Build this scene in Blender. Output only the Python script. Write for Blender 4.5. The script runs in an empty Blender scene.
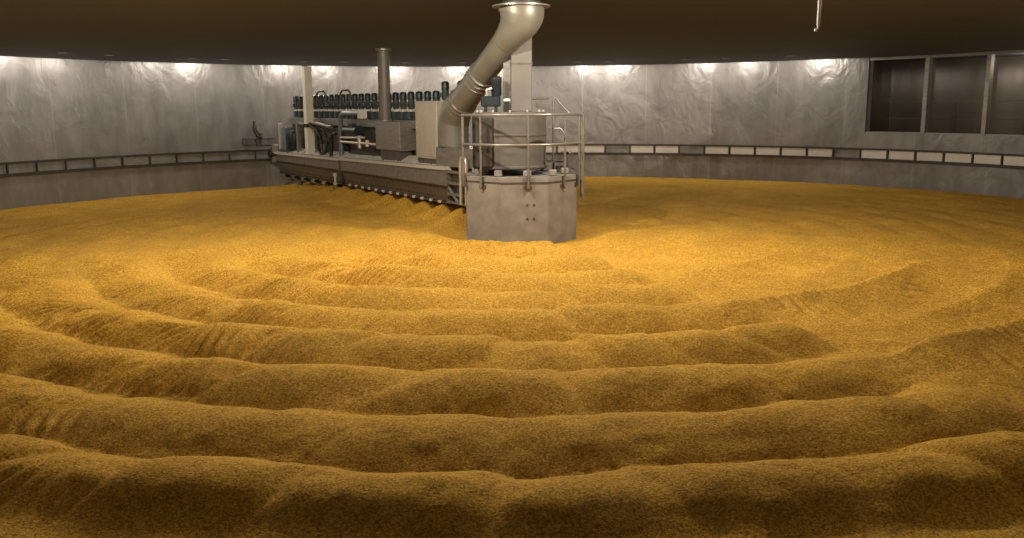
import bpy, math, random
import numpy as np
from mathutils import Vector, Matrix
random.seed(7); np.random.seed(7)
C = bpy.context.scene.collection
PI = math.pi
R = 14.39            # inner radius of the round vessel, metres
ZC = 3.82            # ceiling height at the wall
CS = 0.064           # ceiling slope (rises towards the centre)
ZF = -0.9            # floor under the grain

# ------------------------------------------------------------ camera
f_px, pitch, roll, yaw = 896.73, 0.18089, -0.00717, -0.00966
Fw = Vector((math.sin(yaw)*math.cos(pitch), math.cos(yaw)*math.cos(pitch), -math.sin(pitch)))
Rt = Vector((math.cos(yaw), -math.sin(yaw), 0))
Up = Rt.cross(Fw)
r2 = Rt*math.cos(roll) + Up*math.sin(roll)
u2 = -Rt*math.sin(roll) + Up*math.cos(roll)
cam_d = bpy.data.cameras.new('camera'); cam = bpy.data.objects.new('camera', cam_d); C.objects.link(cam)
M = Matrix((( r2.x, u2.x, -Fw.x, 0), (r2.y, u2.y, -Fw.y, -17.566), (r2.z, u2.z, -Fw.z, 2.5), (0, 0, 0, 1)))
cam.matrix_world = M
cam_d.sensor_width = 36; cam_d.lens = f_px/1024*36; cam_d.clip_start = .05; cam_d.clip_end = 200
bpy.context.scene.camera = cam

# ------------------------------------------------------------ world, exposure
w = bpy.data.worlds.new('world'); bpy.context.scene.world = w; w.use_nodes = True
w.node_tree.nodes['Background'].inputs[0].default_value = (.02, .018, .016, 1)
w.node_tree.nodes['Background'].inputs[1].default_value = .3
vs = bpy.context.scene.view_settings
vs.view_transform = 'Standard'; vs.look = 'None'; vs.gamma = 1; vs.use_curve_mapping = False
vs.exposure = 0.08

def ceil_z(r): return ZC + CS*(R - r)

def spot(name, loc, power, size=150, blend=.9, col=(1, .86, .66), rad=.12, aim=None):
    l = bpy.data.lights.new(name, 'SPOT'); l.energy = power; l.spot_size = math.radians(size)
    l.spot_blend = blend; l.color = col; l.shadow_soft_size = rad
    o = bpy.data.objects.new(name, l); C.objects.link(o); o.location = loc
    if aim is not None:
        o.rotation_euler = (Vector(aim) - Vector(loc)).to_track_quat('-Z', 'Y').to_euler()
    return o

# lamps recessed in the ceiling: main ones over the bed (x, y, watts, aim)
MAIN = [(2.3, -2.6, 780), (-2.2, -2.8, 800), (0.4, -6.8, 300), (-6.0, -3.9, 420), (6.4, -4.4, 160)]
RING = [(-1.25+.137*k+.03*math.sin(k*2.7), (72 if k > 4 else 56)+20*math.sin(k*1.9)) for k in range(15)]

# ------------------------------------------------------------ materials
def nodes(name):
    m = bpy.data.materials.new(name); m.use_nodes = True
    nt = m.node_tree; return m, nt, nt.nodes, nt.links, nt.nodes['Principled BSDF']
def flat(name, col, rough=.5, metal=0, var=.15, scale=8, bump=.0, stretch=(1, 1, 1)):
    m, nt, N, L, B = nodes(name)
    tc = N.new('ShaderNodeTexCoord'); mp = N.new('ShaderNodeMapping'); mp.inputs['Scale'].default_value = stretch
    L.new(tc.outputs['Object'], mp.inputs[0])
    no = N.new('ShaderNodeTexNoise'); no.inputs['Scale'].default_value = scale; no.inputs['Detail'].default_value = 5
    L.new(mp.outputs[0], no.inputs[0])
    cr = N.new('ShaderNodeValToRGB'); L.new(no.outputs[0], cr.inputs[0])
    cr.color_ramp.elements[0].position = .3; cr.color_ramp.elements[1].position = .7
    cr.color_ramp.elements[0].color = tuple(c*(1-var) for c in col)+(1,)
    cr.color_ramp.elements[1].color = tuple(min(1, c*(1+var)) for c in col)+(1,)
    L.new(cr.outputs[0], B.inputs['Base Color'])
    B.inputs['Roughness'].default_value = rough; B.inputs['Metallic'].default_value = metal
    if bump:
        b = N.new('ShaderNodeBump'); b.inputs['Strength'].default_value = bump; b.inputs['Distance'].default_value = .02
        L.new(no.outputs[0], b.inputs['Height']); L.new(b.outputs[0], B.inputs['Normal'])
    return m
MT = {}
MT['steel'] = flat('brushed_stainless_steel', (.28, .262, .235), .42, .6, .18, 5, 0, (1, 1, 4))
MT['steel_dark'] = flat('dull_dark_steel', (.12, .105, .09), .55, .6, .3, 6)
MT['steel_light'] = flat('bright_stainless_steel', (.62, .56, .47), .4, .6, .1, 5)
MT['cream'] = flat('cream_painted_steel', (.42, .385, .31), .5, .1, .08, 3)
MT['duct_grey'] = flat('grey_sheet_duct', (.165, .15, .132), .5, .2, .08, 3)
MT['drum'] = flat('dull_grey_drum', (.125, .115, .10), .6, .2, .12, 3)
MT['mast'] = flat('white_painted_mast', (.78, .74, .64), .5, 0, .05, 3)
MT['chute'] = flat('polished_steel_tube', (.19, .18, .145), .45, .35, .15, 2)
MT['rail'] = flat('galvanised_tube', (.26, .243, .215), .4, .6, .15, 9)
MT['blue'] = flat('dark_teal_motor_enamel', (.013, .02, .022), .4, .1, .25, 9)
MT['blue_light'] = flat('grey_blue_gearbox_enamel', (.05, .07, .07), .45, .1, .2, 9)
MT['pipe_blue'] = flat('grey_blue_pipe_paint', (.17, .21, .22), .4, .3, .15, 9)
MT['black'] = flat('black_rubber', (.012, .011, .01), .6, 0, .2, 9)
MT['white'] = flat('white_plastic', (.7, .67, .6), .4, 0, .05, 9)
MT['concrete'] = flat('grey_concrete', (.225, .203, .175), .8, 0, .2, 4, .25)
MT['concrete_floor'] = flat('grey_concrete_floor', (.22, .2, .18), .8, 0, .2, 2, .2)
MT['corridor'] = flat('brown_corridor_wall', (.16, .14, .12), .6, 0, .35, 1.2, 0, (1, 1, .3))
MT['plate'] = flat('light_aluminium_plate', (.62, .57, .49), .45, .2, .06, 3)
MT['track'] = flat('dark_track_steel', (.06, .052, .046), .5, .5, .25, 8)

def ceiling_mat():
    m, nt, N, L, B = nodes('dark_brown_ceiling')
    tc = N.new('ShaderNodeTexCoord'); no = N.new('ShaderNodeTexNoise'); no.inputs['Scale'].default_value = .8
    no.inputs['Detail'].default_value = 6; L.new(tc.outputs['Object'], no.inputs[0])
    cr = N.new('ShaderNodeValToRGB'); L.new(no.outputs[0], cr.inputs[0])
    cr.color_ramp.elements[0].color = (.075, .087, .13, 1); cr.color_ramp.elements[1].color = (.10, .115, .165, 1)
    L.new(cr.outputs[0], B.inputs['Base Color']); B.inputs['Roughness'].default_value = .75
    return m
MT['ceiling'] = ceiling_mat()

def wall_mat():
    m, nt, N, L, B = nodes('wavy_sheet_steel_lining')
    geo = N.new('ShaderNodeTexCoord'); sep = N.new('ShaderNodeSeparateXYZ'); L.new(geo.outputs['Object'], sep.inputs[0])
    at = N.new('ShaderNodeMath'); at.operation = 'ARCTAN2'; L.new(sep.outputs[0], at.inputs[0]); L.new(sep.outputs[1], at.inputs[1])
    ml = N.new('ShaderNodeMath'); ml.operation = 'MULTIPLY'; ml.inputs[1].default_value = R; L.new(at.outputs[0], ml.inputs[0])
    cb = N.new('ShaderNodeCombineXYZ'); L.new(ml.outputs[0], cb.inputs[0]); L.new(sep.outputs[2], cb.inputs[1])
    # streaky stains
    mp = N.new('ShaderNodeMapping'); mp.inputs['Scale'].default_value = (1, .28, 1); L.new(cb.outputs[0], mp.inputs[0])
    n1 = N.new('ShaderNodeTexNoise'); n1.inputs['Scale'].default_value = 3.2; n1.inputs['Detail'].default_value = 8; n1.inputs['Roughness'].default_value = .65
    L.new(mp.outputs[0], n1.inputs[0])
    n2 = N.new('ShaderNodeTexNoise'); n2.inputs['Scale'].default_value = .55; n2.inputs['Detail'].default_value = 4; L.new(cb.outputs[0], n2.inputs[0])
    ad = N.new('ShaderNodeMix'); ad.data_type = 'FLOAT'; ad.inputs[0].default_value = .5
    L.new(n1.outputs[0], ad.inputs[2]); L.new(n2.outputs[0], ad.inputs[3])
    cr = N.new('ShaderNodeValToRGB'); L.new(ad.outputs[0], cr.inputs[0])
    cr.color_ramp.elements[0].position = .33; cr.color_ramp.elements[1].position = .68
    cr.color_ramp.elements[0].color = (.185, .172, .16, 1); cr.color_ramp.elements[1].color = (.31, .292, .27, 1)
    # panel seams every 2.2 m
    md = N.new('ShaderNodeMath'); md.operation = 'PINGPONG'; md.inputs[1].default_value = 1.1; L.new(ml.outputs[0], md.inputs[0])
    lt = N.new('ShaderNodeMath'); lt.operation = 'LESS_THAN'; lt.inputs[1].default_value = .02; L.new(md.outputs[0], lt.inputs[0])
    sm = N.new('ShaderNodeMath'); sm.operation = 'MULTIPLY'; sm.inputs[1].default_value = .1; L.new(lt.outputs[0], sm.inputs[0])
    mx = N.new('ShaderNodeMix'); mx.data_type = 'RGBA'; L.new(sm.outputs[0], mx.inputs[0]); L.new(cr.outputs[0], mx.inputs[6])
    mx.inputs[7].default_value = (.7, .65, .6, 1)
    L.new(mx.outputs[2], B.inputs['Base Color'])
    B.inputs['Metallic'].default_value = .42
    rr = N.new('ShaderNodeMapRange'); L.new(n1.outputs[0], rr.inputs[0]); rr.inputs[3].default_value = .27; rr.inputs[4].default_value = .5
    L.new(rr.outputs[0], B.inputs['Roughness'])
    # dents
    n3 = N.new('ShaderNodeTexNoise'); n3.inputs['Scale'].default_value = 1.7; n3.inputs['Detail'].default_value = 3; n3.inputs['Distortion'].default_value = .6
    mp3 = N.new('ShaderNodeMapping'); mp3.inputs['Scale'].default_value = (1, .7, 1); L.new(cb.outputs[0], mp3.inputs[0]); L.new(mp3.outputs[0], n3.inputs[0])
    b = N.new('ShaderNodeBump'); b.inputs['Strength'].default_value = 1; b.inputs['Distance'].default_value = .045
    L.new(n3.outputs[0], b.inputs['Height']); L.new(b.outputs[0], B.inputs['Normal'])
    return m
MT['wall'] = wall_mat()

def grain_mat():
    m, nt, N, L, B = nodes('golden_barley_grain')
    tc = N.new('ShaderNodeTexCoord')
    vo = N.new('ShaderNodeTexVoronoi'); vo.inputs['Scale'].default_value = 84; L.new(tc.outputs['Object'], vo.inputs[0])
    n1 = N.new('ShaderNodeTexNoise'); n1.inputs['Scale'].default_value = 36; n1.inputs['Detail'].default_value = 3; n1.inputs['Roughness'].default_value = .7; L.new(tc.outputs['Object'], n1.inputs[0])
    n2 = N.new('ShaderNodeTexNoise'); n2.inputs['Scale'].default_value = .9; n2.inputs['Detail'].default_value = 5; L.new(tc.outputs['Object'], n2.inputs[0])
    sp = N.new('ShaderNodeSeparateColor'); L.new(vo.outputs['Color'], sp.inputs[0])
    mxf = N.new('ShaderNodeMix'); mxf.data_type = 'FLOAT'; mxf.inputs[0].default_value = .5
    L.new(sp.outputs[0], mxf.inputs[2]); L.new(n1.outputs[0], mxf.inputs[3])
    cr = N.new('ShaderNodeValToRGB'); L.new(mxf.outputs[0], cr.inputs[0])
    e = cr.color_ramp.elements; e[0].position = .15; e[0].color = (.24, .115, .014, 1); e[1].position = .85; e[1].color = (.90, .56, .12, 1)
    k = e.new(.5); k.color = (.62, .335, .042, 1)
    hs = N.new('ShaderNodeHueSaturation'); L.new(cr.outputs[0], hs.inputs['Color'])
    mr = N.new('ShaderNodeMapRange'); L.new(n2.outputs[0], mr.inputs[0]); mr.inputs[1].default_value = .3; mr.inputs[2].default_value = .7
    mr.inputs[3].default_value = .86; mr.inputs[4].default_value = 1.1; L.new(mr.outputs[0], hs.inputs['Value'])
    L.new(hs.outputs[0], B.inputs['Base Color']); B.inputs['Roughness'].default_value = .9
    B.inputs['Specular IOR Level'].default_value = .08
    b = N.new('ShaderNodeBump'); b.inputs['Strength'].default_value = 1; b.inputs['Distance'].default_value = .018
    L.new(mxf.outputs[0], b.inputs['Height']); L.new(b.outputs[0], B.inputs['Normal'])
    return m
MT['grain'] = grain_mat()

def perf_mat():
    m, nt, N, L, B = nodes('perforated_steel_sheet')
    tc = N.new('ShaderNodeTexCoord'); vo = N.new('ShaderNodeTexVoronoi'); vo.inputs['Scale'].default_value = 9; vo.inputs['Randomness'].default_value = .15
    L.new(tc.outputs['Object'], vo.inputs[0])
    cr = N.new('ShaderNodeValToRGB'); L.new(vo.outputs['Distance'], cr.inputs[0])
    cr.color_ramp.elements[0].position = .3; cr.color_ramp.elements[1].position = .45
    cr.color_ramp.elements[0].color = (.008, .007, .006, 1); cr.color_ramp.elements[1].color = (.17, .155, .13, 1)
    L.new(cr.outputs[0], B.inputs['Base Color']); B.inputs['Metallic'].default_value = .5; B.inputs['Roughness'].default_value = .5
    return m
MT['perf'] = perf_mat()

def glass_mat():
    m, nt, N, L, B = nodes('window_glass')
    out = [n for n in N if n.type == 'OUTPUT_MATERIAL'][0]
    t = N.new('ShaderNodeBsdfTransparent'); t.inputs[0].default_value = (.8, .78, .74, 1)
    g = N.new('ShaderNodeBsdfGlossy'); g.inputs['Roughness'].default_value = .12; g.inputs[0].default_value = (.8, .75, .7, 1)
    fr = N.new('ShaderNodeFresnel'); fr.inputs[0].default_value = 1.45
    mx = N.new('ShaderNodeMixShader'); L.new(fr.outputs[0], mx.inputs[0]); L.new(t.outputs[0], mx.inputs[1]); L.new(g.outputs[0], mx.inputs[2])
    L.new(mx.outputs[0], out.inputs[0]); return m
MT['glass'] = glass_mat()
def emis(name, col, s):
    m, nt, N, L, B = nodes(name)
    B.inputs['Base Color'].default_value = (.1, .09, .08, 1); B.inputs['Emission Color'].default_value = col+(1,); B.inputs['Emission Strength'].default_value = s; return m
MT['lens'] = emis('warm_lamp_lens', (1, .86, .66), .12)

# ------------------------------------------------------------ mesh helpers
class MB:
    def __init__(s): s.v = []; s.f = []
    def add(s, vs, fs):
        b = len(s.v); s.v += [tuple(v) for v in vs]; s.f += [tuple(b+i for i in f) for f in fs]; return s
    def box(s, x0, x1, y0, y1, z0, z1, bev=0):
        if bev <= 0:
            vs = [(x, y, z) for x in (x0, x1) for y in (y0, y1) for z in (z0, z1)]
            return s.add(vs, [(0, 1, 3, 2), (4, 6, 7, 5), (0, 4, 5, 1), (2, 3, 7, 6), (0, 2, 6, 4), (1, 5, 7, 3)])
        b = bev   # chamfered vertical prism plus chamfered rims
        def ring(ix, z):
            a0, a1, c0, c1 = x0+ix, x1-ix, y0+ix, y1-ix
            return [(a0+b, c0, z), (a1-b, c0, z), (a1, c0+b, z), (a1, c1-b, z), (a1-b, c1, z), (a0+b, c1, z), (a0, c1-b, z), (a0, c0+b, z)]
        vs = ring(b*.7, z0)+ring(0, z0+b)+ring(0, z1-b)+ring(b*.7, z1)
        fs = [tuple(range(7, -1, -1)), tuple(range(24, 32))]
        for k in range(3):
            for i in range(8):
                j = (i+1) % 8; fs.append((k*8+i, k*8+j, k*8+8+j, k*8+8+i))
        return s.add(vs, fs)
    def prism(s, prof, u0, u1, prof1=None, closed=True):   # profile of (v,z) swept along local x
        prof1 = prof1 or prof; n = len(prof)
        vs = [(u0, a, b) for a, b in prof]+[(u1, a, b) for a, b in prof1]
        fs = [(i, (i+1) % n, n+(i+1) % n, n+i) for i in range(n)]
        if closed: fs += [tuple(range(n-1, -1, -1)), tuple(range(n, 2*n))]
        return s.add(vs, fs)
    def lathe(s, prof, cx=0, cy=0, n=28, z=0):    # profile of (r,z)
        vs = []; fs = []
        for r, h in prof:
            for i in range(n):
                a = 2*PI*i/n; vs.append((cx+r*math.cos(a), cy+r*math.sin(a), z+h))
        for k in range(len(prof)-1):
            for i in range(n):
                j = (i+1) % n; fs.append((k*n+i, k*n+j, (k+1)*n+j, (k+1)*n+i))
        fs += [tuple(range(n-1, -1, -1)), tuple((len(prof)-1)*n+i for i in range(n))]
        return s.add(vs, fs)
    def tube(s, pts, rad, n=10, cap=True):
        P = [Vector(p) for p in pts]; rad = rad if isinstance(rad, (list, tuple)) else [rad]*len(P)
        T = []
        for i in range(len(P)):
            a = P[i]-P[i-1] if i > 0 else P[1]-P[0]; b = P[i+1]-P[i] if i < len(P)-1 else a
            T.append((a.normalized()+b.normalized()).normalized())
        ref = Vector((0, 0, 1)) if abs(T[0].z) < .9 else Vector((1, 0, 0))
        x = T[0].cross(ref).normalized(); vs = []; fs = []
        for i, p in enumerate(P):
            x = (x-T[i]*x.dot(T[i])).normalized(); y = T[i].cross(x)
            for k in range(n):
                a = 2*PI*k/n; vs.append(tuple(p+(x*math.cos(a)+y*math.sin(a))*rad[i]))
        for i in range(len(P)-1):
            for k in range(n):
                j = (k+1) % n; fs.append((i*n+k, i*n+j, (i+1)*n+j, (i+1)*n+k))
        if cap: fs += [tuple(range(n-1, -1, -1)), tuple((len(P)-1)*n+k for k in range(n))]
        return s.add(vs, fs)
    def arc(s, r0, r1, a0, a1, z0, z1, n=None, zf=None):  # curved bar about the vessel axis, azimuth from +y
        n = n or max(1, int(abs(a1-a0)/.02)); vs = []; fs = []
        for i in range(n+1):
            a = a0+(a1-a0)*i/n; sn, cs = math.sin(a), math.cos(a)
            for r, z in ((r0, z0), (r1, z0), (r1, z1), (r0, z1)): vs.append((r*sn, r*cs, z))
        for i in range(n):
            for k in range(4):
                j = (k+1) % 4; fs.append((4*i+k, 4*i+j, 4*i+4+j, 4*i+4+k))
        fs += [(3, 2, 1, 0), tuple(4*n+k for k in range(4))]
        return s.add(vs, fs)
    def build(s, name, mat, parent=None, smooth=False, label=None):
        me = bpy.data.meshes.new(name); me.from_pydata(s.v, [], s.f); me.update()
        o = bpy.data.objects.new(name, me); C.objects.link(o)
        me.materials.append(MT[mat] if isinstance(mat, str) else mat)
        import bmesh
        bm = bmesh.new(); bm.from_mesh(me); bmesh.ops.recalc_face_normals(bm, faces=bm.faces); bm.to_mesh(me); bm.free()
        if smooth:
            me.polygons.foreach_set('use_smooth', [True]*len(me.polygons))
            try: me.set_sharp_from_angle(angle=math.radians(38))
            except Exception: pass
        if parent: o.parent = parent
        if label: o['label'] = label
        return o
def tag(o, label, cat, group=None, kind=None):
    if label: o['label'] = label
    if cat: o['category'] = cat
    if group: o['group'] = group
    if kind: o['kind'] = kind
    return o
def empty(name, loc=(0, 0, 0), rz=0):
    o = bpy.data.objects.new(name, None); C.objects.link(o); o.location = loc; o.rotation_euler = (0, 0, rz)
    o.empty_display_size = .2; return o
def struct(o): o['kind'] = 'structure'; return o
def copy_tree(o, parent=None):
    c = o.copy(); C.objects.link(c); c.parent = parent
    for ch in list(o.children): copy_tree(ch, c)
    return c

# ------------------------------------------------------------ the round vessel
OP = PI-.22                       # the wall is open around the viewing bay the picture is taken from
W0, W1, ZS = .810, 1.304, 1.61    # window band: azimuths, sill height
wl = MB().arc(R, R+.3, -OP, 0, ZF, ZC, n=150); struct(wl.build('wall_left', 'wall', smooth=True))
wr = MB().arc(R, R+.3, 0, W0, ZF, ZC, n=44); wr.arc(R, R+.3, W0, W1, ZF, ZS, n=28); wr.arc(R, R+.3, W1, OP, ZF, ZC, n=90)
struct(wr.build('wall_right', 'wall', smooth=True))
# floor under the grain
struct(MB().lathe([(R+.3, ZF-.2), (R+.3, ZF)], n=128).build('floor', 'concrete_floor'))
# ceiling: shallow cone
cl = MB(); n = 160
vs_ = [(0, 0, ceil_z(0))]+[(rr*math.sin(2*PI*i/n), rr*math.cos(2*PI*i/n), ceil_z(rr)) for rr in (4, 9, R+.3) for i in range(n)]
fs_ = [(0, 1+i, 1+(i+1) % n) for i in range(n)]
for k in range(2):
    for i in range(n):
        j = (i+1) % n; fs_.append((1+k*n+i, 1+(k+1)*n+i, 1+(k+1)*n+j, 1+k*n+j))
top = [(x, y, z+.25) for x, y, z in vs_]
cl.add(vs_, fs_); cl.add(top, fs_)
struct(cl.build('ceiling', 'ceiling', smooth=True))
# viewing bay
xb = R*math.sin(.22); yb = -R*math.cos(.22)
struct(MB().box(-xb-.3, -xb, -19.6, yb, -.2, ZC).build('wall_bay_left', 'concrete'))
struct(MB().box(xb, xb+.3, -19.6, yb, -.2, ZC).build('wall_bay_right', 'concrete'))
struct(MB().box(-xb-.3, xb+.3, -19.9, -19.6, -.2, ZC).build('wall_bay_rear', 'concrete'))
struct(MB().box(-xb, xb, -19.6, -14.42, ZF, .55).build('floor_bay', 'concrete_floor'))
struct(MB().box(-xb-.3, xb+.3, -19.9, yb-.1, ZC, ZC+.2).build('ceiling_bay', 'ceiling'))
# corridor behind the window band
co = MB().arc(R+3.0, R+3.2, W0-.12, W1+.12, ZS-.6, ZC+.2)
struct(co.build('wall_corridor', 'corridor', smooth=True))
struct(MB().arc(R+.3, R+3.0, W0-.12, W1+.12, ZS-.7, ZS-.6).build('floor_corridor', 'concrete_floor'))
struct(MB().arc(R+.3, R+3.0, W0-.12, W1+.12, ZC-.02, ZC+.1).build('ceiling_corridor', 'ceiling'))
struct(MB().arc(R+.3, R+3.0, W0-.13, W0-.12, ZS-.7, ZC+.1, n=1).build('wall_corridor_end', 'corridor'))
struct(MB().arc(R+.3, R+3.0, W1+.12, W1+.13, ZS-.7, ZC+.1, n=1).build('wall_corridor_far', 'corridor'))
# window bays with posts
WP = [W0+.002, .9335, 1.0575, 1.181, W1-.002]
for i in range(4):
    a0, a1 = WP[i], WP[i+1]
    m = MB(); hw = .0042
    if i > 0: m.arc(R-.02, R+.12, a0-hw, a0+hw, ZS, ZC-.01, n=1)
    m.arc(R+.0, R+.1, a0, a1, ZC-.09, ZC-.01, n=6)
    m.arc(R+.0, R+.12, a0, a1, ZS, ZS+.03, n=6)
    wf = struct(m.build('window_%d' % (i+1), 'steel'))
    MB().arc(R+.15, R+.16, a0+.004, a1-.004, ZS+.02, ZC-.05, n=6).build('pane', 'glass', wf)
# guard rail in the corridor behind the glass
gr = tag(empty('corridor_railing', ((R+.6)*math.sin(1.05), (R+.6)*math.cos(1.05), ZS-.6)), 'thin two-bar guard rail in the dark corridor behind the window band', 'railing')
def rel(mb, o): l = o.location; mb.v = [(x-l.x, y-l.y, z-l.z) for x, y, z in mb.v]; return mb
for z in (2.5, 2.0): rel(MB().arc(R+.58, R+.61, W0, W1+.05, z, z+.03), gr).build('rail', 'rail', gr)
for a in (.84, .975, 1.11, 1.245): rel(MB().arc(R+.58, R+.61, a-.001, a+.001, ZS-.6, 2.53, n=1), gr).build('post', 'steel_dark', gr)

# guide rail around the wall, with brackets and infill plates
ZU, ZL, DA = 1.114, .811, .05944
g = tag(empty('guide_rail', (0, R-.1, ZL)), 'dark double track for the machine running around the steel wall above the grain', 'guide rail')
rel(MB().arc(R-.06, R-.005, -1.9, 1.9, ZU-.028, ZU+.028, n=200), g).build('upper_bar', 'track', g)
rel(MB().arc(R-.09, R-.005, -1.9, 1.9, ZL-.04, ZL+.032, n=200), g).build('lower_bar', 'track', g)
azs = [-1.1724+DA*k for k in range(-11, 12)] + [.20967+DA*k for k in range(-12, 28)]
for a in azs:
    rel(MB().arc(R-.05, R-.006, a-.0013, a+.0013, ZL+.033, ZU-.029, n=1), g).build('bracket', 'track', g)
for k in list(range(-5, 27)):
    if k in (0, 3, 9): continue
    a = .20967+DA*k
    rel(MB().arc(R-.03, R-.015, a+.003, a+DA-.003, ZL+.034, ZU-.03, n=3), g).build('infill_plate', 'plate', g)
for k in (3, 4, 5):
    a = -1.1724+DA*k
    rel(MB().arc(R-.03, R-.015, a+.003, a+DA-.003, ZL+.034, ZU-.03, n=3), g).build('infill_plate', 'steel', g)

# ------------------------------------------------------------ grain bed
AZ_ARM = math.radians(-32.9)
E2 = np.array([math.sin(AZ_ARM), math.cos(AZ_ARM)]); N2 = np.array([-math.cos(AZ_ARM), math.sin(AZ_ARM)])
def smooth(a, b, x): t = np.clip((x-a)/(b-a), 0, 1); return t*t*(3-2*t)
class Noise:
    def __init__(s, seed, n=256): s.g = np.random.RandomState(seed).rand(n, n); s.n = n
    def __call__(s, x, y):
        xi = np.floor(x).astype(int); yi = np.floor(y).astype(int); fx = x-xi; fy = y-yi
        fx = fx*fx*(3-2*fx); fy = fy*fy*(3-2*fy); n = s.n
        a = s.g[xi % n, yi % n]; b = s.g[(xi+1) % n, yi % n]; c = s.g[xi % n, (yi+1) % n]; d = s.g[(xi+1) % n, (yi+1) % n]
        return (a*(1-fx)+b*fx)*(1-fy)+(c*(1-fx)+d*fx)*fy-.5
NZ = [Noise(k) for k in range(6)]
S_, R0_ = 1.204, 2.47
def grain_height(r, ph):
    """r metres from the axis, ph degrees from the camera side (+ right)."""
    deg = ph
    rg0 = np.round((r-R0_)/S_)
    jit = 4.0*NZ[4](r*.75+.5, r*0+3.5)
    main = smooth(-72, -52, deg)*(1-smooth(19.0, 23.6, deg+jit))
    left = smooth(-74, -60, deg)*(1-smooth(-24, -12, deg))
    right = smooth(20, 24, deg)*(1-smooth(60, 95, deg))
    wob = .10*NZ[0](deg*.09+7, r*.35)+.07*NZ[1](deg*.3, r*.5)+.10*NZ[3](deg*.7, r*.8)
    q = (r-R0_)/S_+wob*.9
    ring = np.round(q); d = q-ring
    # lobes left by each stop of the machine
    arc = np.radians(deg)*(R0_+ring*S_)
    lw = 1.25+.25*np.sin(ring*2.3)
    lq = arc/lw+ring*.37+.95*NZ[2](arc*.45+ring*9, ring*3.1)-.45*d*np.tanh(deg/6)+.25*NZ[5](arc*1.1, r*1.3)
    lobe = np.abs(np.cos(PI*lq))
    lid = np.floor(lq+.5)
    lcr = lobe**.5
    lh = NZ[3](lid*1.7+.5, ring*2.3+.5)
    d2 = d+.11*lh
    prof = np.abs(np.cos(PI*np.clip(d2, -.5, .5)))
    lh = lh*np.minimum(1, lobe*3)
    lwt = .35+.65*np.abs(2*NZ[1](np.floor(lq)*3.3+.5, ring*5.1+.5))
    amp_main = (.20+.12*lh)*(1-.55*lwt*(1-lcr)*smooth(-.45, .05, d))
    fade_l = 1-.55*smooth(-20, -62, deg) if False else 1-.60*smooth(20, 66, -deg)
    h = main*amp_main*prof*fade_l*(1.3-.3*smooth(5, 8.5, r))*(1-.93*smooth(12.2, 12.8, r))
    # inner end of the bed gets lower ridges
    h -= .125*main*smooth(1.3, 2.2, r)
    # right hand zone: a few sharp arcs, otherwise low
    wr_ = np.select([ring == 4, ring == -1, ring == 3-4+4-4, ring == 6, ring == 8], [0.0, 0, 0, 0, 0], 0.0)
    for rc, a, p0, p1, ww in ((7.38, .22, 18, 66, .5), (5.15, .15, 24, 64, .45), (9.72, .27, 20, 48, .65), (4.6, .03, 20, 60, .4), (8.5, .05, 30, 75, .5), (6.2, .04, 22, 75, .5), (11.0, .12, 24, 60, .6), (12.1, .10, 24, 60, .6), (3.4, .03, 25, 80, .4)):
        dd = (r-rc-.10*NZ[1](deg*.12, rc)*1.0)
        k = np.where(dd < 0, np.exp((.05-np.sqrt(dd*dd+.0025))/(ww*.28)), np.exp((.05-np.sqrt(dd*dd+.0025))/ww))
        h += a*k*smooth(p0, p0+6, deg)*(1-smooth(p1-14, p1, deg))
    h -= .075*smooth(20, 23, deg)*(1-smooth(35, 80, deg))*smooth(1.3, 2.2, r)
    # radial combing grooves
    gph = deg/1.05+2.6*NZ[4](deg*.22, r*.9)+1.2*NZ[5](deg*.3, r*2.)
    gro = np.abs(np.sin(PI*gph))-.6
    gm = (left*smooth(-.15, .12, d)*(1-smooth(.36, .5, d))*.075 + (1-smooth(-30, -18, deg))*left*.014 + right*.035)
    gm = gm*(.35+1.0*(NZ[2](deg*.35, r*1.3)+.5))
    h += gm*gro*np.clip(r/8, .3, 1.1)
    # gentle heave
    h += .035*NZ[0](r*.5, deg*.08)+.03*NZ[3](r*1.3, deg*.2)+(.017*NZ[4](r*2.6, deg*.42)+.018*NZ[1](r*5, deg*.8)+.012*NZ[5](r*9, deg*1.5))*(.35+.65*smooth(3, 8, r))
    # zone between the left lobe ends and the machine, and the far side
    far = 1-np.clip(main+right, 0, 1)
    h += far*(.045*np.abs(np.cos(PI*((r-R0_)/.9+.3*NZ[1](deg*.1, r*.2))))*(.4+.6*(NZ[2](deg*.08, r*.4)+.5)))
    h += far*.02*(np.abs(NZ[1](r*3.2, deg*.25)))
    h += far*.03
    # fans of grain thrown out under the machine
    x = r*np.sin(np.radians(deg)); y = -r*np.cos(np.radians(deg))
    u = x*E2[0]+y*E2[1]; v = x*N2[0]+y*N2[1]
    cu = np.abs(np.cos(PI*(u-2.85)/.92))
    env = (1-smooth(.15, 1.25+.3*NZ[2](u*1.1, v*0), v))*smooth(-1.2, -.4, v)*smooth(1.2, 1.9, u)*(1-smooth(13.2, 14.2, u))
    h += env*(-.12+.44*cu**1.5*(1-.5*smooth(8, 13, u)))
    # slumps against the wall
    h -= .05*smooth(13.6, 14.3, r)+.08*smooth(8, 13, r)*(1-smooth(-60, -30, deg))*smooth(-180, -140, deg)
    h = h*smooth(1.05, 1.9, r)-.07*(1-smooth(1.05, 1.9, r))
    return h
phs = np.concatenate([np.arange(-180, -100, .4), np.arange(-100, -64, .2), np.arange(-64, 64, .105), np.arange(64, 100, .2), np.arange(100, 180, .4)])
rs = np.concatenate([np.linspace(.9, 2.4, 50, endpoint=False), np.linspace(2.4, 14.385, 440)])
PHm, RRm = np.meshgrid(phs, rs)
Z = grain_height(RRm, PHm)
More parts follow.
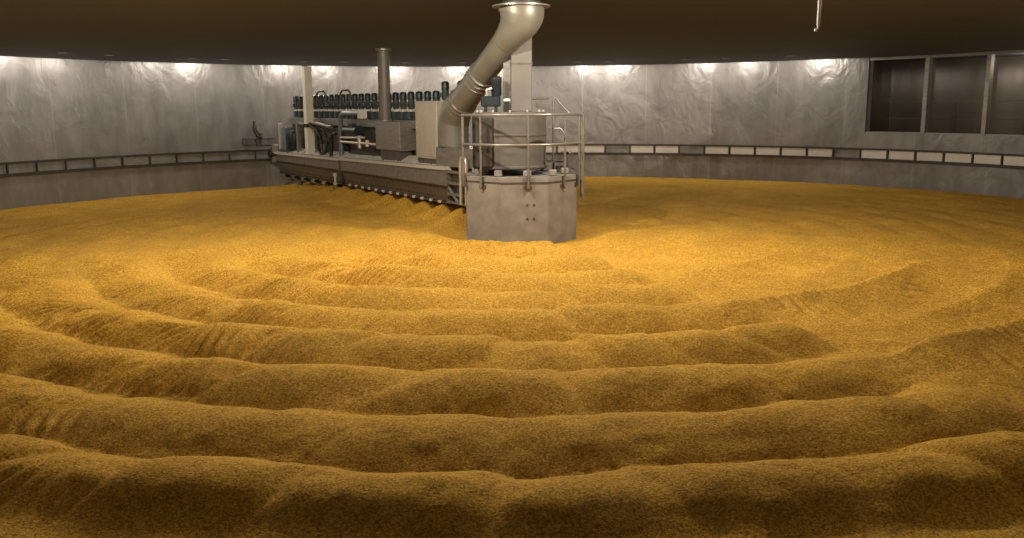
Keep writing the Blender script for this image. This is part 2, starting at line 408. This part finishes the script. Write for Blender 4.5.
# close the seam at +-180 smoothly
bl = smooth(168, 180, np.abs(PHm)); Z = Z*(1-bl)+bl*Z.mean()
X = RRm*np.sin(np.radians(PHm)); Y = -RRm*np.cos(np.radians(PHm))
nr, nph = X.shape
co_ = np.stack([X, Y, Z], -1).reshape(-1, 3).astype(np.float32)
i, j = np.meshgrid(np.arange(nr-1), np.arange(nph), indexing='ij'); j2 = (j+1) % nph
quads = np.stack([i*nph+j, i*nph+j2, (i+1)*nph+j2, (i+1)*nph+j], -1).reshape(-1, 4)[:, ::-1]
me = bpy.data.meshes.new('grain_bed'); me.vertices.add(len(co_)); me.vertices.foreach_set('co', co_.ravel())
me.loops.add(quads.size); me.loops.foreach_set('vertex_index', quads.ravel().astype(np.int32))
me.polygons.add(len(quads)); me.polygons.foreach_set('loop_start', np.arange(0, quads.size, 4, dtype=np.int32))
me.polygons.foreach_set('loop_total', np.full(len(quads), 4, dtype=np.int32)); me.polygons.foreach_set('use_smooth', np.ones(len(quads), dtype=bool))
me.update(calc_edges=True); me.materials.append(MT['grain'])
gb = bpy.data.objects.new('grain_bed', me); C.objects.link(gb)
tag(gb, 'deep bed of golden malting grain raked in ring-shaped ridges around the concrete pillar', 'grain', kind='stuff')

# ------------------------------------------------------------ concrete pillar
RP = 1.14; OA = [math.radians(a) for a in (27, 72, 117, 162, 207, 252, 297, 342)]
def octp(r, a): return (r*math.sin(a), -r*math.cos(a))
pil = tag(empty('concrete_pillar', (0, 0, ZF)), 'octagonal grey concrete pillar rising out of the grain under the pivot drum', 'pillar')
def octring(m, r, z0, z1, rin=None):
    if rin is None:
        vs = [octp(r, a)+(z,) for z in (z0, z1) for a in OA]
        m.add(vs, [tuple(range(8)), tuple(range(15, 7, -1))]+[(k, (k+1) % 8, 8+(k+1) % 8, 8+k) for k in range(8)])
    else:
        vs = [octp(q, a)+(z,) for q in (r, rin) for z in (z0, z1) for a in OA]
        for k in range(8):
            j = (k+1) % 8; m.add([vs[t] for t in (k, j, 8+j, 8+k, 16+k, 16+j, 24+j, 24+k)], [(0, 1, 2, 3), (4, 7, 6, 5), (3, 2, 6, 7), (0, 4, 5, 1)])
    return m
rel(octring(MB(), RP, ZF, 1.18), pil).build('shaft', 'concrete', pil)
rel(octring(MB(), RP+.012, 1.075, 1.10, RP-.01), pil).build('edge_strip', 'steel_dark', pil)
for k in range(10):
    a = 2*PI*k/10+.15
    m = MB(); cx, cy = .88*math.sin(a), -.88*math.cos(a)
    m.box(cx-.075, cx+.075, cy-.075, cy+.075, 1.18, 1.30, .02); rel(m, pil).build('bearing_block', 'concrete', pil)
# little pock marks: form tie holes
m = MB()
fa = (math.radians(342)+math.radians(387))/2
dirn = Vector((math.sin(fa), -math.cos(fa), 0)); tang = Vector((math.cos(fa), math.sin(fa), 0)); ap = RP*math.cos(PI/8)
for s in (-.03, .09, ):
    for z in (.42, .68):
        c = dirn*(ap+.002)+tang*(.08+s)
        m.box(c.x-.018, c.x+.018, c.y-.006, c.y+.006, z-.02, z+.02)
rel(m, pil).build('tie_hole', 'steel_dark', pil)

# pivot drum
DX = -.18
dr = tag(empty('pivot_drum', (DX, 0, 1.30)), 'round grey steel pivot drum standing on the deck of the concrete pillar', 'drum')
MB().lathe([(.70, .0), (.72, .02), (.72, .05), (.69, .07), (.69, .62)], n=48).build('lower_shell', 'drum', dr, True)
MB().lathe([(.70, .62), (.705, .63), (.705, .655), (.69, .665), (.69, 1.04), (.67, 1.065), (0.02, 1.075)], n=48).build('upper_shell', 'drum', dr, True)
m = MB(); m.box(-.66, -.32, -.66, -.40, .05, .98, .02); m.build('drum_shade_panel', 'track', dr)  # dark block added to imitate the shade on the drum's left side
MB().box(-.72, -.42, -.40, .30, .03, 1.0, .02).build('drum_shade_box', 'black', dr)  # black box added in place of the shade between slanting pipe and drum
for k in range(12):
    a = 2*PI*k/12; MB().lathe([(.02, 0), (.02, .03), (.012, .04)], .64*math.cos(a), .64*math.sin(a), 8, 1.068).build('bolt', 'steel_light', dr)

# column duct to the ceiling
cd = tag(empty('column_duct', (.04, .42, 2.375)), 'tall square steel column from the pivot drum up to the dark ceiling', 'column')
MB().box(-.205, .205, -.17, .17, 0, 2.36, .012).build('duct_body', 'duct_grey', cd)
m = MB(); m.box(-.215, .215, -.18, .18, .90, .93); m.build('joint_band', 'steel_dark', cd)
MB().box(-.36, -.212, -.02, .12, 0, 2.2, .01).build('cable_tray', 'steel', cd)

# slewing drive on the drum
sd = tag(empty('slewing_motor', (-.53, .15, 2.372)), 'dark teal slewing motor with gearbox on top of the pivot drum', 'motor')
m = MB(); m.box(-.22, .16, -.12, .14, .10, .30, .02); m.box(-.16, -.1, -.1, .1, 0, .1); m.box(.04, .1, -.1, .1, 0, .1); m.build('gearbox', 'blue', sd)
MB().lathe([(.09, 0), (.1, .02), (.1, .25), (.105, .26), (.105, .34), (.07, .38)], .08, .03, 20, .3).build('motor_body', 'blue', sd, True)
MB().tube([(-.1, -.05, .3), (-.1, -.08, .42), (.0, -.1, .45)], .03).build('hose', 'steel_light', sd, True)
gv = tag(empty('grease_valve', (-.24, -.28, 2.37)), 'small dark grease valve with a white cap beside the column', 'valve')
MB().box(-.05, .05, -.05, .05, 0, .2, .01).build('valve_body', 'black', gv)
MB().lathe([(.065, 0), (.07, .015), (.06, .05)], 0, 0, 16, .2).build('cap', 'white', gv, True)

# inlet chute
ch = tag(empty('feed_chute', (-1.47, 2.2, 1.6)), 'thick slanting steel feed pipe from the ceiling flange down onto the machine', 'pipe')
def smooth_path(P, n=6):   # Catmull-Rom through (x,y,z,r)
    P = [np.array(p, float) for p in P]; out = []
    for k in range(len(P)-1):
        a = P[k-1] if k > 0 else P[k]; b, c = P[k], P[k+1]; d = P[k+2] if k+2 < len(P) else P[k+1]
        for t in np.linspace(0, 1, n, endpoint=False):
            out.append(.5*((2*b)+(-a+c)*t+(2*a-5*b+4*c-d)*t*t+(-a+3*b-3*c+d)*t**3))
    out.append(P[-1]); return out
def sweep(P): return MB().tube([tuple(p[:3]) for p in P], [float(p[3]) for p in P], 36)
rel(sweep(smooth_path([(.04, 0, 4.30, .43), (.04, 0, 4.18, .43), (-.02, .03, 4.02, .38), (-.13, .10, 3.86, .30), (-.26, .27, 3.70, .262)])), ch).build('inlet_cone', 'chute', ch, True)
rel(sweep([(-.255, .265, 3.705, .26), (-.86, 1.22, 3.0, .26)]), ch).build('upper_pipe', 'chute', ch, True)
def on(t, a=(-.255, .265, 3.705), b=(-1.34, 2.0, 2.42)): return tuple(a[k]+(b[k]-a[k])*t for k in range(3))
m = MB()
for t0 in (.46, .51, .565):
    P = [on(t0-.008)+(.27,), on(t0-.004)+(.30,), on(t0+.004)+(.30,), on(t0+.008)+(.27,)]
    m.tube([p[:3] for p in P], [p[3] for p in P], 36)
rel(m, ch).build('collar', 'steel', ch, True)
rel(sweep([on(.53)+(.275,), on(.56)+(.285,), on(.9)+(.295,)]), ch).build('middle_sleeve', 'chute', ch, True)
m = MB()
for t0 in (.87, .915, .96):
    P = [on(t0-.008)+(.29,), on(t0-.004)+(.32,), on(t0+.004)+(.32,), on(t0+.008)+(.29,)]
    m.tube([p[:3] for p in P], [p[3] for p in P], 36)
rel(m, ch).build('collar', 'steel', ch, True)
rel(sweep(smooth_path([on(.9)+(.305,), on(.99)+(.325,), (-1.41, 2.14, 2.22, .335), (-1.44, 2.18, 2.05, .335), (-1.45, 2.18, 1.62, .335)])), ch).build('outlet_elbow', 'chute', ch, True)
rel(MB().lathe([(.50, 4.315), (.55, 4.32), (.55, 4.345), (.50, 4.35)], .04, 0, 48), ch).build('flange', 'steel', ch, True)
rel(MB().lathe([(.40, 4.35), (.38, 4.42), (.36, 4.735)], .04, 0, 40), ch).build('ceiling_collar', 'steel', ch, True)

# ------------------------------------------------------------ the turning machine
RZ = math.atan2(E2[1], E2[0])
tm = tag(empty('turning_machine', (0, 0, 1.18), RZ), 'long stainless grain turning machine reaching from the pivot drum to the wall', 'machine')
ZB = 1.18
def part(m, name, mat, parent=tm, smooth=False, label=None):
    if parent is tm: m.v = [(x, y, z-ZB) for x, y, z in m.v]
    return m.build(name, mat, parent, smooth, label)
def module(u0, u1, zt0, zt1):
    def face(zt): return [(.36, zt), (.36, .80), (.345, .78), (-.345, .78), (-.36, .80), (-.36, zt)]
    part(MB().prism(face(zt0), u0, u1, face(zt1)), 'trough_panel', 'steel')
    low = [(.34, .78), (.235, .42), (-.235, .42), (-.34, .78)]
    part(MB().prism(low, u0+.02, u1-.02), 'louvred_skirt', 'perf')
    lip = lambda z: [(.405, z-.06), (.405, z+.012), (.24, z+.012), (.24, z-.06)]
    part(MB().prism(lip(zt0), u0-.02, u1, lip(zt1)), 'top_flange', 'plate')
    lip2 = lambda z: [(.21, z), (.21, z+.03), (.06, z+.03), (.06, z)]
    part(MB().prism(lip2(zt0), u0-.02, u1, lip2(zt1)), 'cover_strip', 'steel_light')
    part(MB().box(u0, u1, -.42, .262, .385, .42), 'base_rail', 'steel_dark')
    nc = 7
    for k in range(nc):
        ua = u0+(u1-u0)*k/nc+.05; ub = u0+(u1-u0)*(k+1)/nc-.05
        za = zt0+(zt1-zt0)*k/nc; zb = zt0+(zt1-zt0)*(k+1)/nc
        cov = lambda z: [(.30, z+.02), (.02, z+.17), (.0, z+.02)]
        part(MB().prism(cov(za), ua, ub, cov(zb)), 'cover_plate', 'plate')
    n_ = int((u1-u0)/1.15)
    for k in range(1, n_):
        u = u0+(u1-u0)*k/n_; z = zt0+(zt1-zt0)*k/n_
        part(MB().box(u-.002, u+.002, .36, .363, .73, z-.04), 'panel_seam', 'steel_dark')
module(2.38, 8.42, 1.19, 1.12)
module(8.58, 14.0, 1.10, 1.06)
part(MB().box(8.42, 8.58, -.30, .33, .45, 1.06, .01), 'module_coupling', 'track')
part(MB().tube([(8.75, .40, .66), (8.75, .40, .36)], .035).lathe([(.06, 0), (.06, .07)], 8.75, .40, 12, .62), 'locking_pin', 'plate', smooth=True)
# bearings under every screw, screws
mot_u = [2.45+.431*k for k in range(27)]
bp = None
for u in mot_u:
    if u < 2.6 or u > 8.6 or abs(u-8.5) < .1: continue
    if bp is None:
        bp = part(MB().box(-.055, .055, .235, .285, .375, .435, .008), 'bearing_plate', 'plate'); o = bp
    else: o = bp.copy(); C.objects.link(o)
    o.location = (u, 0, 0)
sc = None
for k in range(13):
    u = 2.85+.92*k*.98
    if sc is None:
        m = MB().tube([(0, 0, .40), (0, 0, -.82)], .04, 10)
        vs = []; fs = []; nn = 64
        for q in range(nn+1):
            a = q/nn*2*PI*4; z = .36-q/nn*1.12
            vs += [(.04*math.cos(a), .04*math.sin(a), z), (.2*math.cos(a), .2*math.sin(a), z), (.2*math.cos(a), .2*math.sin(a), z-.012), (.04*math.cos(a), .04*math.sin(a), z-.012)]
        for q in range(nn):
            for e_ in range(4): fs.append((4*q+e_, 4*q+(e_+1) % 4, 4*q+4+(e_+1) % 4, 4*q+4+e_))
        m.add(vs, fs); sc = part(m, 'screw', 'steel', smooth=True); o = sc
    else: o = sc.copy(); C.objects.link(o)
    o.location = (u, 0, 0)
# near end frame towards the pivot
m = MB()
for z in (1.10, .86, .62): m.box(1.35, 2.40, .27, .33, z-.03, z+.03)
m.box(1.35, 1.42, .25, .35, .44, 1.16); m.box(1.36, 2.4, .20, .34, .42, .47)
m.tube([(2.36, .30, .75), (1.95, .30, .46)], .035)
part(m, 'end_frame', 'steel')
part(MB().box(1.1, 2.38, -.30, .24, .50, 1.12), 'end_bulkhead', 'steel_dark')
lp = [(1.66, .40, .45), (1.66, .40, 1.30), (1.63, .40, 1.40), (1.54, .40, 1.45), (1.45, .40, 1.40), (1.42, .40, 1.30), (1.42, .40, .45)]
part(MB().tube(lp, .038, 12), 'lifting_loop', 'steel_light', smooth=True)
part(MB().box(.9, 2.95, -.33, .30, 1.20, 1.62, .015), 'inner_plinth', 'steel')
part(MB().box(.55, 1.25, -.3, .3, 1.34, 1.58, .01), 'pivot_link', 'steel_dark')
# raised bearer for the screw motors
part(MB().box(2.6, 13.6, -.32, .0, 1.96, 2.16, .01), 'motor_bearer', 'steel')
for u in (3.2, 5.2, 7.2, 9.2, 11.2, 13.2):
    part(MB().box(u-.06, u+.06, -.26, -.06, 1.08, 1.96), 'bearer_leg', 'steel_dark')
part(MB().box(2.6, 13.6, -.20, -.12, 1.10, 1.96), 'rear_sheet', 'steel_dark')
# gear motors
def motor(u, dz=0):
    g_ = part(MB().box(-.07, .07, -.09, .09, 2.16, 2.36+dz, .012), 'gear_motor', 'blue_light'); g_.location = (u, -.16, 0)
    z0 = 2.36-ZB+dz
    MB().lathe([(.105, 0), (.105, .03), (.05, .04), (.05, .06)], 0, 0, 16, z0).build('flange', 'plate', g_, True)
    b = MB().lathe([(.07, .0), (.08, .02), (.08, .22)], 0, 0, 16, z0+.06)
    for k in range(10):
        a = 2*PI*k/10; b.box(.078*math.cos(a)-.006, .078*math.cos(a)+.006, .078*math.sin(a)-.006, .078*math.sin(a)+.006, z0+.09, z0+.26)
    b.box(-.035, .035, .06, .12, z0+.12, z0+.22, .008)
    b.build('motor_body', 'blue_light', g_, True)
    MB().lathe([(.07, .0), (.094, .01), (.094, .13), (.08, .17), (.045, .19), (.01, .195)], 0, 0, 18, z0+.28).build('fan_cowl', 'blue', g_, True)
    return g_
gm0 = motor(mot_u[1])
for u in mot_u[2:26]:
    if abs(u-3.3) < .2: continue
    c = copy_tree(gm0, tm); c.location = (u, -.16, 0)
for u in (3.30, 2.83 + .0):
    t = motor(u, .20)
    if u < 3: t.location = (u-.12, -.24, 0)
# loops above the motors
for u in (10.75, 8.9):
    part(MB().tube([(u-.38, -.05, 2.5), (u-.36, -.05, 2.85), (u-.22, -.05, 2.93), (u+.2, -.05, 2.93), (u+.35, -.05, 2.85), (u+.40, -.05, 2.5)], .028, 8), 'cable_loop', 'steel_dark', smooth=True)
# far end: drive, pipes, carriage running on the wall track
part(MB().box(12.9, 13.9, .0, .3, 1.06, 1.16), 'drive_base', 'steel_dark')
part(MB().lathe([(.20, 0), (.22, .03), (.22, .5), (.20, .56), (.1, .62)], 12.75, .12, 24, 1.16), 'travel_motor', 'blue', smooth=True)
part(MB().box(13.15, 13.45, .02, .30, 1.16, 1.86, .02), 'travel_gearbox', 'pipe_blue')
part(MB().box(12.1, 12.22, .14, .26, 1.08, 2.0, .01), 'guide_strut', 'steel')
part(MB().box(13.7, 13.78, .18, .30, 1.06, 1.98, .01), 'guide_strut', 'cream')
m = MB(); vs = []
for k in range(25):
    a = 2*PI*k/24; vs.append((10.05+.36*math.cos(a), .24, 1.50+.36*math.sin(a)))
m.tube(vs, .035, 8); m.tube([(9.69, .24, 1.5), (10.41, .24, 1.5)], .02, 8); m.tube([(10.05, .24, 1.14), (10.05, .24, 1.86)], .02, 8)
m.tube([(10.05, -.1, 1.5), (10.05, .28, 1.5)], .06, 12)
part(m, 'hose_reel', 'black', smooth=True)
part(MB().tube([(10.05, .0, 1.5), (10.05, .2, 1.5)], .29, 24), 'reel_drum', 'steel', smooth=True)
part(MB().tube([(8.70, .2, 1.1), (8.70, .2, 2.12), (8.62, .2, 2.26), (8.45, .2, 2.31), (7.3, .2, 2.31)], .065, 14), 'riser_pipe', 'pipe_blue', smooth=True)
part(MB().box(7.05, 7.32, .12, .28, 2.18, 2.40, .01), 'sensor_box', 'white')
part(MB().tube([(8.25, .22, 1.85), (7.45, .22, 1.85)], .13, 20).tube([(7.45, .22, 1.85), (7.36, .22, 1.85)], .15, 20).box(8.0, 7.7, .16, .28, 1.95, 2.05), 'pump_motor', 'blue', smooth=True)
part(MB().tube([(8.6, .25, 1.55), (6.2, .25, 1.55)], .035, 10).tube([(8.6, .25, 1.66), (7.0, .25, 1.70)], .03, 10).tube([(7.3, .25, 1.42), (7.3, .25, 1.74)], .055, 12).tube([(6.8, .25, 1.48), (6.8, .25, 1.64)], .06, 12), 'water_pipe', 'steel_light', smooth=True)
part(MB().tube([(12.0, .22, 2.0), (11.4, .22, 1.95), (10.6, .24, 2.02), (9.4, .2, 1.93)], .05, 10), 'conduit', 'steel', smooth=True)
part(MB().tube([(11.0, .30, 2.1), (10.7, .30, 1.92), (10.3, .30, 1.85), (10.0, .28, 1.6)], .04, 8), 'flexible_hose', 'black', smooth=True)
part(MB().tube([(9.3, .27, 1.12), (9.3, .27, 1.62), (9.1, .27, 1.75), (8.9, .27, 1.75)], .05, 10), 'flexible_hose', 'black', smooth=True)
part(MB().box(4.9, 8.2, .02, .14, 1.16, 1.34), 'pipe_tray', 'track')
part(MB().box(8.9, 12.6, -.1, .05, 1.10, 1.9), 'rear_casing', 'steel_dark')
# carriage
part(MB().box(13.98, 14.13, -.05, .46, .72, 1.30, .01), 'carriage_plate', 'steel')
part(MB().tube([(14.06, .55, .98), (14.06, .30, .98)], .10, 18), 'guide_wheel', 'black', smooth=True)
part(MB().tube([(14.0, .5, 1.28), (14.0, .95, 1.28), (14.0, .97, 1.50)], .028, 8), 'trailing_arm', 'track', smooth=True)

# cabinet, duct box and posts standing on the machine
def arm_world(u, v): return (u*E2[0]+v*N2[0], u*E2[1]+v*N2[1])
def arm_thing(name, u, v, z, label, cat):
    x, y = arm_world(u, v); return tag(empty(name, (x, y, z), RZ), label, cat)
cb = arm_thing('control_cabinet', 3.42, .10, 1.19, 'plain cream upright cabinet on the machine, left of the slanting pipe', 'cabinet')
MB().box(-.54, .50, -.16, .20, .14, 1.41, .015).build('cabinet_body', 'cream', cb)
MB().box(-.50, .46, .20, .212, .19, 1.37, .004).build('door', 'cream', cb)
MB().box(.38, .42, .212, .235, .7, .85).build('handle', 'cream', cb)
MB().box(-.5, .46, -.12, .16, 0, .14).build('base', 'steel_dark', cb)
eb = arm_thing('exhaust_duct', 5.35, .12, 1.17, 'tall round exhaust duct with a flanged top rising from a grey box on the machine', 'duct')
MB().box(-.60, .80, -.24, .19, .27, .96, .015).build('base_box', 'steel', eb)
MB().box(-.5, .6, -.18, .14, 0, .27).build('base_feet', 'steel_dark', eb)
MB().lathe([(.145, 0), (.145, 1.72)], .58, .0, 28, .96).build('duct_pipe', 'duct_grey', eb, True)
MB().lathe([(.185, 0), (.195, .01), (.195, .04), (.185, .05)], .58, .0, 28, 2.66).build('top_flange', 'steel', eb, True)
MB().lathe([(.18, 0), (.18, .03)], .58, .0, 28, .96).build('bottom_flange', 'steel', eb, True)
MB().box(.565, .595, .14, .162, .99, 2.66).build('seam_rib', 'steel_dark', eb)
ps = arm_thing('mast', 10.95, .28, 1.08, 'tall cream square mast near the wall end of the machine', 'mast')
MB().box(-.12, .12, -.11, .11, 0, 2.56, .01).build('mast_tube', 'mast', ps)
MB().box(.122, .20, -.06, .06, 1.0, 2.60, .005).build('cable_channel', 'steel_dark', ps)
MB().box(-.15, .15, -.14, .14, .82, .92, .01).build('clamp', 'black', ps)
MB().box(-.18, .18, -.15, .12, -.0, .03).build('foot_plate', 'steel_dark', ps)

# wall box with a cable hook near the end of the machine
a_ = -.655
wb = tag(empty('wall_switch_box', ((R-.02)*math.sin(a_), (R-.02)*math.cos(a_), 1.30), -a_), 'small dark switch box with a cable loop on the wall left of the machine', 'switch')
MB().box(-.16, .22, -.14, 0, .0, .22, .01).build('box_body', 'steel_dark', wb)
MB().tube([(.24, -.1, .75), (.20, -.12, .50), (.30, -.12, .28), (.46, -.12, .22)], .035, 8).build('cable', 'black', wb, True)
MB().tube([(.45, -.14, .50), (.45, -.04, .50)], .15, 20).build('round_cover', 'steel', wb, True)
MB().box(.42, .48, -.04, .02, .0, .5).build('cover_bracket', 'steel_dark', wb)
MB().box(.22, .9, -.09, -.04, .16, .19).build('cable_tray', 'track', wb)

# ------------------------------------------------------------ railing on the pillar
rg = tag(empty('deck_railing', (0, 0, 1.18)), 'two-bar tubular guard railing around the deck of the concrete pillar', 'railing')
RR_ = RP+.06
def facept(phi):    # point on the octagon of radius RR_ at angle phi (deg)
    a = math.radians(phi); k = (phi-27) % 45; off = math.radians(k-22.5)
    r = RR_*math.cos(PI/8)/math.cos(off); return (r*math.sin(a), -r*math.cos(a))
path = [facept(p) for p in (-100, -63, -18, 27, 72)]
for z, nm in ((2.32, 'top_rail'), (1.78, 'middle_rail')):
    rel(MB().tube([(x, y, z) for x, y in path]+[(1.2, -.42, z)], .024, 10), rg).build(nm, 'rail', rg, True)
for ph_ in (-96, -64, -41, 8, 49.5, 71):
    x, y = facept(ph_)
    p_ = rel(MB().tube([(x, y, .98), (x, y, 2.31)], .022, 10), rg).build('post', 'rail', rg, True)
    a = math.radians(27+45*math.floor((ph_-27)/45)+22.5)
    m = MB(); hw = .075; t = (math.cos(a), math.sin(a)); nrm = (math.sin(a), -math.cos(a))
    q = []
    for s, o_ in ((-hw, -.06), (hw, -.06), (hw, -.035), (-hw, -.035)): q.append((x+t[0]*s+nrm[0]*(o_+.0), y+t[1]*s+nrm[1]*(o_+.0)))
    m.add([k+(z,) for z in (.97, 1.03) for k in q], [(0, 1, 2, 3), (7, 6, 5, 4)]+[(k, (k+1) % 4, 4+(k+1) % 4, 4+k) for k in range(4)])
    q = []
    for s, o_ in ((-.03, -.05), (.03, -.05), (.03, .0), (-.03, .0)): q.append((x+t[0]*s+nrm[0]*o_, y+t[1]*s+nrm[1]*o_))
    m.add([k+(z,) for z in (.99, 1.19) for k in q], [(0, 1, 2, 3), (7, 6, 5, 4)]+[(k, (k+1) % 4, 4+(k+1) % 4, 4+k) for k in range(4)])
    rel(m, rg); m.v = [(a1, b1, c1) for a1, b1, c1 in m.v]
    m.build('foot_bracket', 'steel_dark', p_)
ld = tag(empty('deck_ladder', (1.2, -.2, .72)), 'narrow steel ladder on the right side of the concrete pillar', 'ladder')
for y in (-.42, .02): rel(MB().tube([(1.2, y, .72), (1.2, y, 2.30)], .024, 10), ld).build('stile', 'rail', ld, True)
rel(MB().tube([(1.2, -.42, 2.30), (1.2, .02, 2.30)], .024, 10), ld).build('top_bar', 'rail', ld, True)
for k in range(4):
    z = .80+.27*k; rel(MB().tube([(1.2, -.42, z), (1.2, .02, z)], .015, 8), ld).build('rung', 'rail', ld, True)
st = tag(empty('deck_steps', (.62, .55, 1.18)), 'short steel steps with a bent handrail behind the pivot drum', 'steps')
for k, (x0, x1, z) in enumerate(((.30, .58, .38), (.02, .34, .22), (.02+.30, .34+.22, .08))):
    MB().box(x0-.1, x1-.1, -.25, .25, z-.03, z).build('tread', 'steel_dark', st)
MB().tube([(-.38, .2, 1.44), (.10, .2, 1.45), (.40, .2, 1.12)], .02, 10).build('handrail', 'rail', st, True)
MB().tube([(-.0, .2, .85), (.20, .2, .85), (.30, .2, .72)], .015, 8).build('knee_rail', 'rail', st, True)
for x in (.06, ): MB().tube([(x, .2, 0), (x, .2, 1.44)], .022, 10).build('post', 'rail', st, True)
MB().box(.28, .34, -.25, .25, 0, .38).build('riser', 'steel_dark', st)

# hanging probe
px, py = 3.22, -7.57
pr = tag(empty('hanging_probe', (px, py, 3.27)), 'thin white rod with a small hooked foot hanging from the dark ceiling', 'probe')
MB().tube([(.0, 0, .05), (.008, 0, ceil_z(math.hypot(px, py))-3.27)], .017, 10).build('rod', 'white', pr, True)
MB().tube([(-.035, 0, .0), (-.02, 0, -.005), (.0, 0, .02), (.0, 0, .06)], .014, 8).build('hook', 'white', pr, True)

# ------------------------------------------------------------ ceiling lamps
def lamp(x, y, p, label, group, col=(1, .88, .72)):
    z = ceil_z(math.hypot(x, y))
    o = tag(empty('ceiling_lamp', (x, y, z)), label, 'lamp', group)
    MB().lathe([(.15, -.004), (.16, 0), (.16, .03)], 0, 0, 28).build('housing', 'ceiling', o, True)
    MB().lathe([(.12, -.008), (.12, -.0035)], 0, 0, 24).build('lens', 'lens', o)
    spot('lamp_light', (x, y, z-.035), p, 179, .05, col, .02)
    return o
for k, (x, y, p) in enumerate(MAIN): lamp(x, y, p, 'round lamp in the ceiling above the middle of the grain bed', 'lamps over the bed')
for a, p in RING: lamp((R-1.25)*math.sin(a), (R-1.25)*math.cos(a), p, 'round lamp in the ceiling close to the wall', 'lamps along the wall', (1, .93, .84))

# unseen fill lamp, added to brighten the corridor behind the window band
ca = 1.08
cl_ = tag(empty('corridor_fill_lamp', ((R+1.8)*math.sin(ca), (R+1.8)*math.cos(ca), ZC-.02)), 'unseen fill lamp added in the corridor behind the window band', 'lamp')
MB().lathe([(.10, -.06), (.12, -.05), (.12, 0)], 0, 0, 20).build('housing', 'steel_dark', cl_, True)
l = bpy.data.lights.new('corridor_fill_light', 'POINT'); l.energy = 110; l.color = (1, .88, .75); l.shadow_soft_size = .05
o = bpy.data.objects.new('corridor_fill_light', l); C.objects.link(o); o.location = (cl_.location.x, cl_.location.y, ZC-.25)
